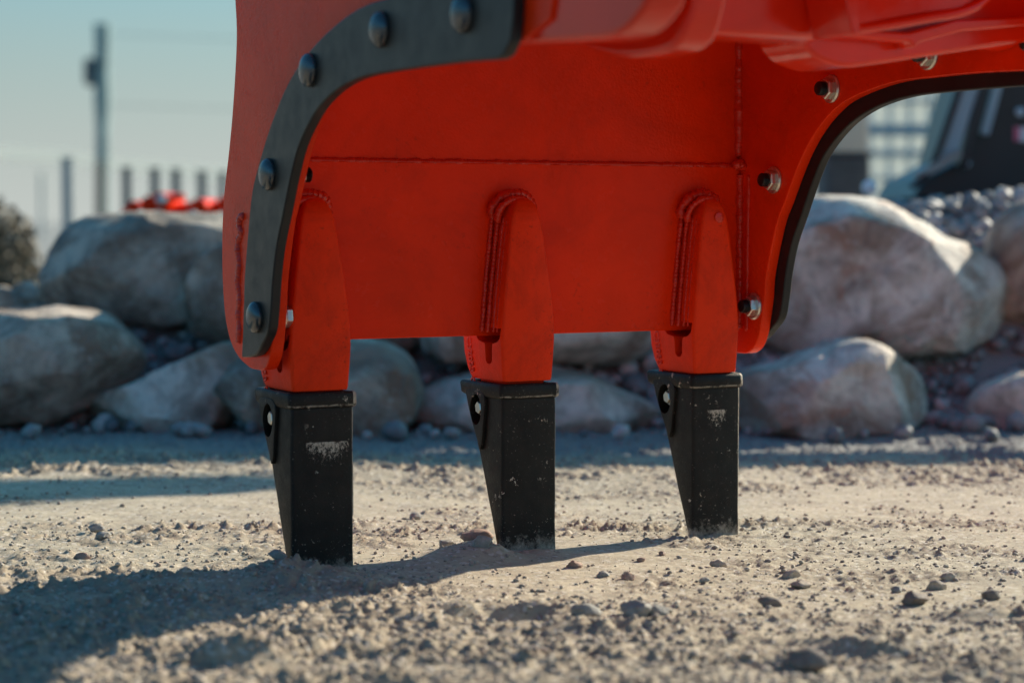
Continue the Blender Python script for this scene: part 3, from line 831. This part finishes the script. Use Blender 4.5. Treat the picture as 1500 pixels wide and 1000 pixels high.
BL = {
    'A': ('grey', 'largest grey boulder on the left, flat topped, in the upper row'),
    'B': ('pink', 'reddish boulder tucked beside the left side plate of the bucket'),
    'C': ('pink', 'broad brownish boulder at the left edge, in the lower row'),
    'D': ('pale', 'pale wedge shaped boulder sloping up to the right, lower left'),
    'E': ('grey', 'shaded rounded boulder directly behind the left tooth'),
    'F': ('pale', 'long low boulder behind the middle tooth, in the lower row'),
    'G': ('pale', 'upper row boulder seen under the blade right of the middle tooth'),
    'G2': ('grey', 'upper row boulder almost wholly hidden behind the blade at left'),
    'H': ('pale', 'biggest boulder on the right with a sunlit top rim'),
    'I': ('pale', 'peaked boulder on the ground right of the right tooth'),
    'J': ('pale', 'small boulder on the ground at the right edge'),
    'K': ('pink', 'pinkish boulder cut off by the right edge, upper row'),
    'L': ('pale', 'small sunlit boulder between the bush and the flat topped boulder'),
    'M': ('grey', 'boulder hidden behind the right tooth adapter, upper row'),
    'N': ('pink', 'boulder beyond the left edge beside the sunlit small one'),
}
def boulder(key, sub=5):
    Y, P = B[key]; mat, lb = BL[key]
    P = np.array(P); c = (P.max(0) + P.min(0)) / 2; Q = P - c
    dense = np.array(catmull([tuple(q) for q in Q], 10, True))
    ang = np.arctan2(dense[:, 1], dense[:, 0]); o_ = np.argsort(ang); ang, rad = ang[o_], np.hypot(*dense.T)[o_]
    A3 = np.concatenate([ang - 2 * PI, ang, ang + 2 * PI]); R3 = np.tile(rad, 3)
    bm = bmesh.new(); bmesh.ops.create_icosphere(bm, subdivisions=sub, radius=1)
    w = np.ptp(P[:, 0]); dep = min(.5 * w, .30)
    sdd = hash_seed = sum(map(ord, key)) * 1.37
    for v in bm.verts:
        x, y, z = v.co
        rho = math.hypot(x, z); ph = math.atan2(z, x)
        r = float(np.interp(ph, A3, R3))
        # boxier in depth: keeps broad faces rather than a ball
        k = rho ** .72 if rho > 0 else 0
        p = Vector((r * k * math.cos(ph), dep * (abs(y) ** .8) * (1 if y > 0 else -1), r * k * math.sin(ph)))
        q = Vector((p.x * 5 + sdd, p.y * 5, p.z * 5))
        n = mnoise.noise(q) * .045 - abs(mnoise.noise(q * 1.6 + Vector((3, 1, 2)))) * .05 + abs(mnoise.noise(q * 3.1)) * -.022 + mnoise.noise(q * 7) * .006 + .012
        edge = .25 + .75 * (1 - rho ** 3)
        p += Vector((x, y, z)) * n * edge * (w / .5)
        v.co = p * 1.04
    rs = np.random.default_rng(int(sdd * 10))
    co = np.array([v.co[:] for v in bm.verts])
    for k in range(13):                                      # fracture faces
        nn = np.array([rs.normal() * .7, -abs(rs.normal()) * .7 - .35, rs.normal() * .55]); nn /= np.linalg.norm(nn)
        pr_ = co @ nn; lim = pr_.max() * rs.uniform(.74, .93)
        co -= nn * (np.maximum(0, pr_ - lim) * .94)[:, None]
    if key in ('H', 'K', 'A'):                               # weathered upper ledge that catches the sun
        for nn, f_ in (((.18, -.38, .90), .885), ((.45, -.30, .84), .90), ((-.3, -.35, .88), .90)):
            nn = np.array(nn) / np.linalg.norm(nn); pr_ = co @ nn
            co -= nn * (np.maximum(0, pr_ - pr_.max() * f_) * .95)[:, None]
    for v, c_ in zip(bm.verts, co):
        q = Vector(tuple(c_ * 14 + sdd))
        v.co = Vector(tuple(c_)) + Vector(tuple(c_)).normalized() * (mnoise.noise(q) * .006 + mnoise.noise(q * 2.6) * .0025)
    me = bpy.data.meshes.new('boulder'); bm.to_mesh(me); bm.free()
    o = link_mesh('boulder', me, M['stone_' + mat], None, True, 32)
    o.location = (c[0], Y + .10, c[1])
    return tag(o, lb, 'boulder', 'boulders in the retaining wall')
for k in B: boulder(k, 5 if k in 'ABCDEFHI' else 4)

# crushed stone packed between and behind them
N = 15000
gx = rng.uniform(-1.9, 2.3, N); gy = rng.uniform(5.0, 8.2, N)
ok = (rng.random(N) < np.where(gy < 5.35, .10, 1.)) & (rng.random(N) < sstep(-1.75, -1.3, gx) + .25)
gx, gy = gx[ok], gy[ok]
gs = .010 + .026 * rng.random(len(gx)) ** 1.8
scatter('crushed_gravel', np.stack([gx, gy, ground_z(gx, gy, False) + .012], -1), gs, M['gravel'], 1, flat=(.7, 1.0), sink=.3, seed=5,
        label='blue grey crushed stone packed between the boulders', cat='gravel')
# a heap of the same stone above the right-hand boulders
N = 3000
gx = rng.uniform(.55, 2.4, N); gy = rng.uniform(5.75, 7.0, N)
hz_ = .035 * np.exp(-((gx - 1.5) / .55) ** 2 - ((gy - 6.3) / .35) ** 2)
gs = .008 + .032 * rng.random(N) ** 2.2
scatter('gravel_heap', np.stack([gx, gy, ground_z(gx, gy, False) + hz_], -1), gs, M['gravel'], 1, flat=(.7, 1.0), sink=.3, seed=6,
        label='low heap of crushed stone above the biggest right boulder', cat='gravel')

# ================================================================== SINGLE STONES ON THE DIRT
PEB = [(.095, 3.209, .0105, 0, 'red brown stone lying just below the shadow streak of the right tooth'),
       (.135, 3.121, .0085, 1, 'grey rounded stone left of the small brown pair in the middle foreground'),
       (.169, 3.097, .0095, 0, 'brown stone with a broken face in the middle foreground'),
       (.201, 3.275, .0060, 0, 'small reddish stone close to the right tooth shadow'),
       (.237, 3.323, .0045, 0, 'tiny brown stone nearest the right tooth foot'),
       (.315, 3.222, .0095, 2, 'tan stone with a lit top in front of the right tooth'),
       (.280, 3.073, .0065, 1, 'small grey brown stone midway below the right tooth'),
       (.411, 3.115, .0110, 2, 'tan peaked stone right of centre, upper one of two'),
       (.415, 3.032, .0115, 2, 'pale flat stone right of centre, lower one of two'),
       (.608, 3.032, .0120, 2, 'largest tan pebble near the right edge'),
       (.642, 3.103, .0080, 2, 'tan pebble just behind the largest one near the right edge'),
       (.547, 3.004, .0070, 1, 'small grey pebble left of the largest tan one at right'),
       (.551, 2.884, .0160, 3, 'dark crusty clod in the right foreground'),
       (.664, 2.921, .0100, 3, 'dark stone by the right edge of the picture'),
       (.351, 2.884, .0120, 3, 'dark clod right of the paired blurred stones'),
       (.097, 2.803, .0150, 1, 'blurred grey stone beside the dark hollow'),
       (.169, 2.818, .0190, 1, 'big blurred grey stone, right of the one beside the hollow'),
       (.196, 2.822, .0130, 1, 'upright blurred stone leaning on the big grey one'),
       (.346, 2.479, .0190, 3, 'very blurred dark clod at the bottom edge'),
       (-.697, 3.544, .0120, 1, 'grey stone on the smooth dirt at the left, upper of two'),
       (-.670, 3.467, .0110, 1, 'grey stone on the smooth dirt at the left, lower of two'),
       (-.661, 3.248, .0090, 0, 'reddish stone at the left above the long shadow'),
       (-.172, 3.725, .0100, 1, 'grey stone on the lit dirt between the left and middle teeth'),
       (-.054, 3.365, .0200, 0, 'largest pinkish clod heaped against the middle tooth'),
       (-.047, 3.285, .0150, 1, 'grey clod in front of the pinkish one by the middle tooth'),
       (-.105, 3.395, .0130, 1, 'grey green clod left of the middle tooth'),
       (-.345, 3.115, .0110, 1, 'grey clod at the foot of the left tooth')]
def rock_tone(name, col):
    t = NT(name); n = t.noise(70, 6, .7)
    t.set('Base Color', t.mix(t.ramp(n, [(.3, 0.), (.7, 1.)]), tuple(k * .7 for k in col), tuple(k * 1.25 for k in col)))
    t.set('Roughness', .85); t.bump(t.noise(220, 6, .7), .6, .003); return t.m
PM = [rock_tone('reddish_stone', (.33, .22, .17)), rock_tone('grey_stone', (.30, .28, .25)), rock_tone('tan_stone', (.44, .36, .28)), rock_tone('dark_clod', (.20, .165, .14))]
for i, (x, y, r, m, lb) in enumerate(PEB):
    V, Fc = ico(3, 100 + i)
    q = Matrix.Rotation(i * 1.7, 3, 'Z') @ Matrix.Rotation(i * .9, 3, 'X')
    rs = np.random.default_rng(i)
    sc3 = np.array([1.15 + .3 * rs.random(), .9 + .2 * rs.random(), .72 + .25 * rs.random()])
    V = (V @ np.array(q).T)
    nz = np.array([mnoise.noise(Vector(tuple(v * 1.6 + i))) * .22 + mnoise.noise(Vector(tuple(v * 5 + i))) * .07 for v in V])
    V = V * (1 + nz[:, None]) * sc3 * r
    me = bpy.data.meshes.new('stone'); me.from_pydata([tuple(v) for v in V], [], [list(map(int, f)) for f in Fc]); me.update()
    o = link_mesh('stone', me, PM[m], None, True, 40)
    z = float(ground_z(np.array([x]), np.array([y]))[0])
    o.location = (x, y, z + r * .40)
    tag(o, lb, 'stone', 'single stones lying on the dirt')

# ================================================================== BACKGROUND, LEFT
def at(px, Y):  # x of an image column at a given distance (used for laying out the far yard)
    return (px - 750) / FPX * Y
def zt(py, Y): return .52 - (py - HZ) / FPX * Y

M['pole'] = plain('weathered_wood_pole', (.20, .30, .30), .8, 0, .25, 4)
M['postd'] = plain('dark_fence_post', (.07, .10, .11), .7, 0, .2, 6)
M['shed'] = plain('pale_cladding', (.60, .62, .60), .7, 0, .04, 1)
M['shedroof'] = plain('white_roof_edge', (.78, .78, .75), .6)
M['wire'] = plain('cable', (.16, .20, .21), .6)
def membrane(name, T):
    t = NT(name); tr = t.n.new('ShaderNodeBsdfTranslucent'); tr.inputs[0].default_value = (T, T * 1.03, T * 1.0, 1)
    ms = t.n.new('ShaderNodeMixShader'); ms.inputs[0].default_value = .7; t.set('Base Color', (.8, .8, .78)); t.set('Roughness', .6)
    t.l.new(t.b.outputs[0], ms.inputs[1]); t.l.new(tr.outputs[0], ms.inputs[2])
    t.l.new(ms.outputs[0], t.n['Material Output'].inputs[0]); return t.m
M['fabric'] = membrane('white_tarpaulin', .66)
M['fabric_wall'] = membrane('thin_grey_tarpaulin', .52)
# far pale shed with its sloping white eave
Y = 70.
M['postp'] = plain('galvanised_post', (.32, .36, .36), .6, .2)
sh = empty('fabric_canopy', (at(120, Y), Y, 0), 0, 'long white fabric canopy sloping down to the right, far behind on the left', 'canopy')
x0, x1 = at(-260, Y) - sh.location.x, at(352, Y) - sh.location.x
def pl(px, py, dy=0): return (at(px, Y) - sh.location.x, dy, zt(py, Y))
top = [(-260, 205), (0, 215), (100, 222), (200, 234), (352, 248)]
wallp = [(at(px, Y) - sh.location.x, zt(py + 14, Y)) for px, py in top]
for px_c in (-200, 60, 300, 345):
    cx_ = at(px_c, Y) - sh.location.x
    box('canopy_post', (cx_, .3, zt(252, Y) / 2), (.12, .12, zt(252, Y) - .02), M['postp'], sh)
ev = [(at(px, Y) - sh.location.x, zt(py, Y)) for px, py in top] + [(at(px, Y) - sh.location.x, zt(py + 20, Y)) for px, py in top[::-1]]
prism('eave', ev, 'v', -.10, -.02, M['fabric'], sh)
# utility pole
Y = 38.
up = empty('utility_pole', (at(150, Y), Y, 0), 0, 'tall weathered utility pole with a transformer rising behind the grey boulder', 'utility pole')
lathe('pole_shaft', [(.11, 0), (.10, 1.2), (.115, 1.7), (.11, 2.2), (.145, 2.7), (.12, 3.2), (.145, zt(38, Y))], (0, 0, 0), (.012, 0, 1), M['pole'], up, 14)
lathe('transformer', [(.04, 0), (.12, .05), (.12, .45), (.04, .5)], (-.16, -.05, zt(128, Y)), (0, 0, 1), M['postd'], up, 14)
tube('guard_sleeve', [(.0, -.14, .1), (.02, -.14, zt(238, Y))], .09, M['rivet'], up, 10)
for j, py in enumerate((52, 155)):
    P = [(at(156, Y) + k * 1.6, Y + k * .5, zt(py, Y) - .12 * math.sin(k / 10 * PI) + k * .01) for k in range(0, 11)]
    tag(tube('power_line', P, .006, M['wire'], None, 6), ('upper' if j == 0 else 'lower') + ' thin cable running right from the utility pole', 'cable', 'cables on the pole')
# fence posts
FP = [(100, 236, 15., 'pale slim post left of the utility pole', M['shed'], 15), (187, 250, 15., 'first dark fence post right of the utility pole', M['postd'], 13),
      (228, 251, 15.6, 'second dark fence post right of the utility pole', M['postd'], 13), (259, 252, 16.2, 'third dark fence post right of the utility pole', M['postd'], 13),
      (297, 255, 16.8, 'fourth dark fence post right of the utility pole', M['postd'], 13), (327, 256, 17.4, 'fifth dark post, just left of the red side plate', M['postd'], 11)]
M['postp'] = plain('galvanised_post', (.32, .36, .36), .6, .2)
for px, py, Y, lb, m, wpx in FP:
    w = wpx / FPX * Y; h = zt(py, Y)
    e = empty('fence_post', (at(px, Y), Y, 0), .2, lb, 'fence post', 'posts of the far fence')
    mm = M['postp'] if px == 100 else m
    bevel(box('post', (0, 0, h / 2), (w, w, h), mm, e), .01)
    box('post_cap', (0, 0, h + .012), (w * 1.15, w * 1.15, .022), mm, e)
# red implement lying on the terrace behind the boulders
Y = 8.4
ri = empty('red_implement', (at(258, Y), Y, .515), .1, 'blurred red steel implement lying behind the flat topped boulder', 'implement')
hw = .21
prism('frame', [(-.22, .0), (.26, .0), (.26, .075), (.20, .10), (.14, .075), (.08, .088), (.02, .07), (-.04, .098), (-.11, .105), (-.15, .07), (-.20, .06)], 'v', -.06, .12, M['red_far'], ri, bev=.01)
for xx, rr_, hh in ((-.13, .030, .055), (-.03, .042, .075), (.12, .034, .06), (.22, .028, .075)):
    lathe('roller', [(.02, -.1), (rr_, -.09), (rr_, .09), (.02, .1)], (xx, -.03, hh), (.3, 1, 0), M['red_far'], ri, 14)
prism('arm', [(-.22, .03), (-.05, .10), (.04, .115), (.05, .095), (-.03, .075), (-.20, .0)], 'v', -.13, -.09, M['red_far'], ri, bev=.006)
lathe('chrome_cap', [(.022, 0), (.018, .012), (.004, .02)], (-.045, -.15, .088), (.2, -1, .5), M['zinc'], ri, 16)
# bush at the left edge
def bush(name, c, rad, n, cols, lb, cat, seed=1, leaf=.02):
    r = np.random.default_rng(seed)
    root_ = empty(name, (c[0], c[1], 0), 0, lb, cat)
    dd = r.normal(size=(n, 3)); dd /= np.linalg.norm(dd, axis=1)[:, None]
    lump = np.array([1 + .35 * mnoise.noise(Vector(tuple(v * 2.2 + seed))) for v in dd])
    P = dd * (r.random(n) ** .45)[:, None] * lump[:, None] * np.array(rad) + np.array([0, 0, c[2]])
    a, b = r.normal(size=(n, 3)), r.normal(size=(n, 3))
    a /= np.linalg.norm(a, axis=1)[:, None]; b = np.cross(a, b); b /= np.linalg.norm(b, axis=1)[:, None]
    l = leaf * r.uniform(.6, 1.4, n)[:, None]
    V = np.stack([P - a * l, P + b * l * .45, P + a * l, P - b * l * .45], 1).reshape(-1, 3)
    Fq = np.arange(n * 4).reshape(-1, 4)
    fo = np_mesh('foliage', V, Fq, cols, root_)
    fo['kind'] = 'stuff'
    for k in range(5):
        q = k * 1.3
        tube('stem', [(0, 0, -.02), (.3 * rad[0] * math.cos(q), .3 * rad[1] * math.sin(q), c[2] * .6), (.7 * rad[0] * math.cos(q), .6 * rad[1] * math.sin(q), c[2] * 1.1)], .012, M['pole'], root_, 6)
M['leaf'] = plain('dry_shrub_leaf', (.20, .17, .12), .7, 0, .35, 8)
bush('dry_bush', (at(0, 8.6), 8.6, .34), (.17, .25, .26), 5200, M['leaf'], 'dry brownish bush at the left edge behind the boulders', 'bush', 3, .016)
# small sunlit stones beside the bush
for i, (px, py, r) in enumerate(((6, 440, .055), (42, 432, .05), (25, 458, .045), (55, 452, .035))):
    V, Fc = ico(3, 300 + i); V = V * np.array([1.3, 1, .8]) * r
    me = bpy.data.meshes.new('rubble'); me.from_pydata([tuple(v) for v in V], [], [list(map(int, f)) for f in Fc]); me.update()
    o = link_mesh('rubble_stone', me, M['stone_pale'], None, True, 50); o.location = (at(px, 6.1), 6.1, zt(py, 6.1))
    tag(o, ['pale rubble stone at the far left edge, sunlit', 'pale rubble stone nearest the flat topped boulder', 'low pale rubble stone above the brownish boulder', 'small pale rubble stone touching the flat topped boulder'][i], 'stone', 'pale rubble by the bush')

# ================================================================== BACKGROUND, RIGHT
M['slate'] = plain('dark_machine_paint', (.016, .019, .021), .38, 0, .2, 8)
M['glass'] = plain('dark_cab_glass', (.02, .03, .035), .06)
M['pillar'] = plain('pale_pillar_trim', (.34, .44, .47), .35)
M['tanbar'] = plain('worn_steel_bar', (.34, .32, .28), .45, .3, .2, 12)
M['lampglass'] = plain('clear_lamp_glass', (.75, .85, .88), .08)
M['label_pink'] = plain('red_sticker', (.75, .18, .26), .5)
M['label_white'] = plain('white_sticker', (.8, .8, .8), .5)
M['tyre'] = plain('tyre_rubber', (.02, .02, .02), .8, 0, .2, 20)
M['bin'] = plain('weathered_dark_bin', (.09, .095, .10), .7, 0, .3, 5)
M['beige'] = plain('beige_panel', (.70, .58, .44), .7, 0, .1, 4)
M['mesh_wall'] = plain('ribbed_grey_wall', (.72, .74, .70), .7, 0, .08, 3)
M['rail'] = plain('grey_rail', (.50, .54, .53), .6)

Y0 = 7.5; TZ = .545
mc = empty('loader_machine', (at(1500, Y0), Y0, TZ), 0, 'dark compact loader with slanted pale pillars, parked on the gravel at right', 'loader')
def LX(px): return at(px, Y0) - mc.location.x
def LZ(py): return zt(py, Y0) - TZ
# cab side: dark panel leaning, glass, pillars
prism('cab_panel', [(LX(1335), LZ(292)), (LX(1352), LZ(262)), (LX(1405), LZ(235)), (LX(1450), LZ(60)), (LX(1470), LZ(-60)), (1.6, LZ(-60)), (1.9, LZ(292))], 'v', .0, .8, M['slate'], mc, bev=.01)
def bar(px0, py0, px1, py1, wpx, y, th, mat, nm):
    a, b = Vector((LX(px0), y, LZ(py0))), Vector((LX(px1), y, LZ(py1)))
    d_ = (b - a).normalized(); n_ = Vector((-d_.z, 0, d_.x)) * wpx / FPX * Y0 / 2
    poly = [((a + n_).x, (a + n_).z), ((b + n_).x, (b + n_).z), ((b - n_).x, (b - n_).z), ((a - n_).x, (a - n_).z)]
    return prism(nm, poly, 'v', y, y + th, mat, mc, bev=.004)
bar(1352, 250, 1415, 60, 10, -.14, .05, M['slate'], 'screen_frame')
bar(1376, 238, 1432, 60, 22, -.12, .05, M['pillar'], 'pillar')
bar(1398, 245, 1446, 60, 14, -.13, .06, M['slate'], 'screen_frame')
bar(1430, 200, 1466, 60, 11, -.12, .05, M['pillar'], 'pillar')
bar(1330, 262, 1392, 226, 12, -.16, .06, M['tanbar'], 'bumper_bar')
bar(1322, 275, 1345, 258, 9, -.17, .06, M['slate'], 'bumper_end')
for px, py in ((1490, 166), (1412, 240)):
    lathe('marker_lamp', [(.017, 0), (.015, .012), (.006, .02)], (LX(px), -.005, LZ(py)), (.25, -1, .35), M['lampglass'], mc, 16)
box('sticker', (LX(1486), -.004, LZ(197)), (.020, .006, .050), M['label_pink'], mc)
box('sticker', (LX(1499), -.004, LZ(198)), (.040, .006, .050), M['label_white'], mc)
prism('shadow_panel', [(-.25, 1.20), (1.05, 1.20), (1.08, 1.432), (3.9, 1.432), (3.9, 1.53), (2.7, 1.55), (1.9, 1.76), (-.25, 1.79)], 'v', .0, .05, M['slate'], mc, bev=.01)  # unseen panel added, its height set to cast the ground shadow band
for x_, y_ in ((.55, .12), (3.75, .12)):
    box('panel_post', (x_, y_, .70), (.07, .07, 1.42), M['slate'], mc, .01)  # added posts carrying the shadow panel
prism('shadow_boom', [(1.80, 1.985), (1.62, 1.975), (1.25, 2.03), (.95, 2.05), (.95, 1.775), (.75, 1.775), (.75, 2.6), (1.3, 2.62), (1.70, 2.42), (1.50, 2.20)], 'v', .05, .2, M['slate'], mc, bev=.01)  # unseen piece added, outlined to cast the shadow on the left ground
for x_ in (.35, 1.65):
    w_ = lathe('wheel', [(.10, 0), (.32, .01), (.34, .05), (.34, .22), (.32, .26), (.1, .26)], (x_, -.02, .33), (0, 1, 0), M['tyre'], mc, 28)
    lathe('rim', [(.17, 0), (.17, -.012), (.06, -.03)], (x_, -.021, .33), (0, 1, 0), M['pillar'], w_, 20)
# dark bin with beige panel above, pale ribbed hall, rails
Y = 9.5
bn = empty('steel_bin', (at(1232, Y), Y, .5), .1, 'dark weathered steel bin standing behind the biggest right boulder', 'bin')
bevel(box('bin_body', (0, 0, .155), (.20, .22, .31), M['bin'], bn), .02)
box('bin_rim', (0, 0, .318), (.215, .235, .016), M['bin'], bn)
bp = empty('beige_post', (at(1225, 10.5), 10.5, .5), 0, 'beige square post rising behind the dark bin', 'post')
bevel(box('post', (.03, 0, .40), (.22, .12, .80), M['beige'], bp), .01)
box('post_cap', (.03, 0, .81), (.24, .14, .02), M['beige'], bp)
Y = 16.
M['screen_net'] = membrane('pale_screen_net', .62)
hl = empty('screen_fence', (at(1360, Y), Y, 0), 0, 'pale ribbed screen fence seen through the right arch', 'fence')
hw0, hw1 = at(1263, Y) - hl.location.x, at(1263, Y) - hl.location.x + 9
prism('screen', [(hw0, 0), (hw1, 0), (hw1, 4.2), (hw0, 4.2)], 'v', 0, .02, M['screen_net'], hl)
for py, hh in ((188, .05), (196, .04), (226, .05), (150, .03), (262, .03)):
    box('rail', ((hw0 + hw1) / 2, -.03, zt(py, Y)), (hw1 - hw0, .05, hh), M['rail'], hl)
for k in range(60):
    box('rib', (hw0 + .04 + k * .15, -.012, 2.1), (.03, .02, 4.1), M['mesh_wall'], hl)
gl = lathe('glint_bead', [(.016, 0), (.024, .012), (.022, .03), (.008, .042)], (at(1272, 6.6), 6.6, zt(284, 6.6)), (0, 0, 1), M['lampglass'], None, 20)  # added bead standing in for a sun glint on the stones
tag(gl, 'small round shiny bead added as a sun glint above the biggest right boulder', 'added glint')
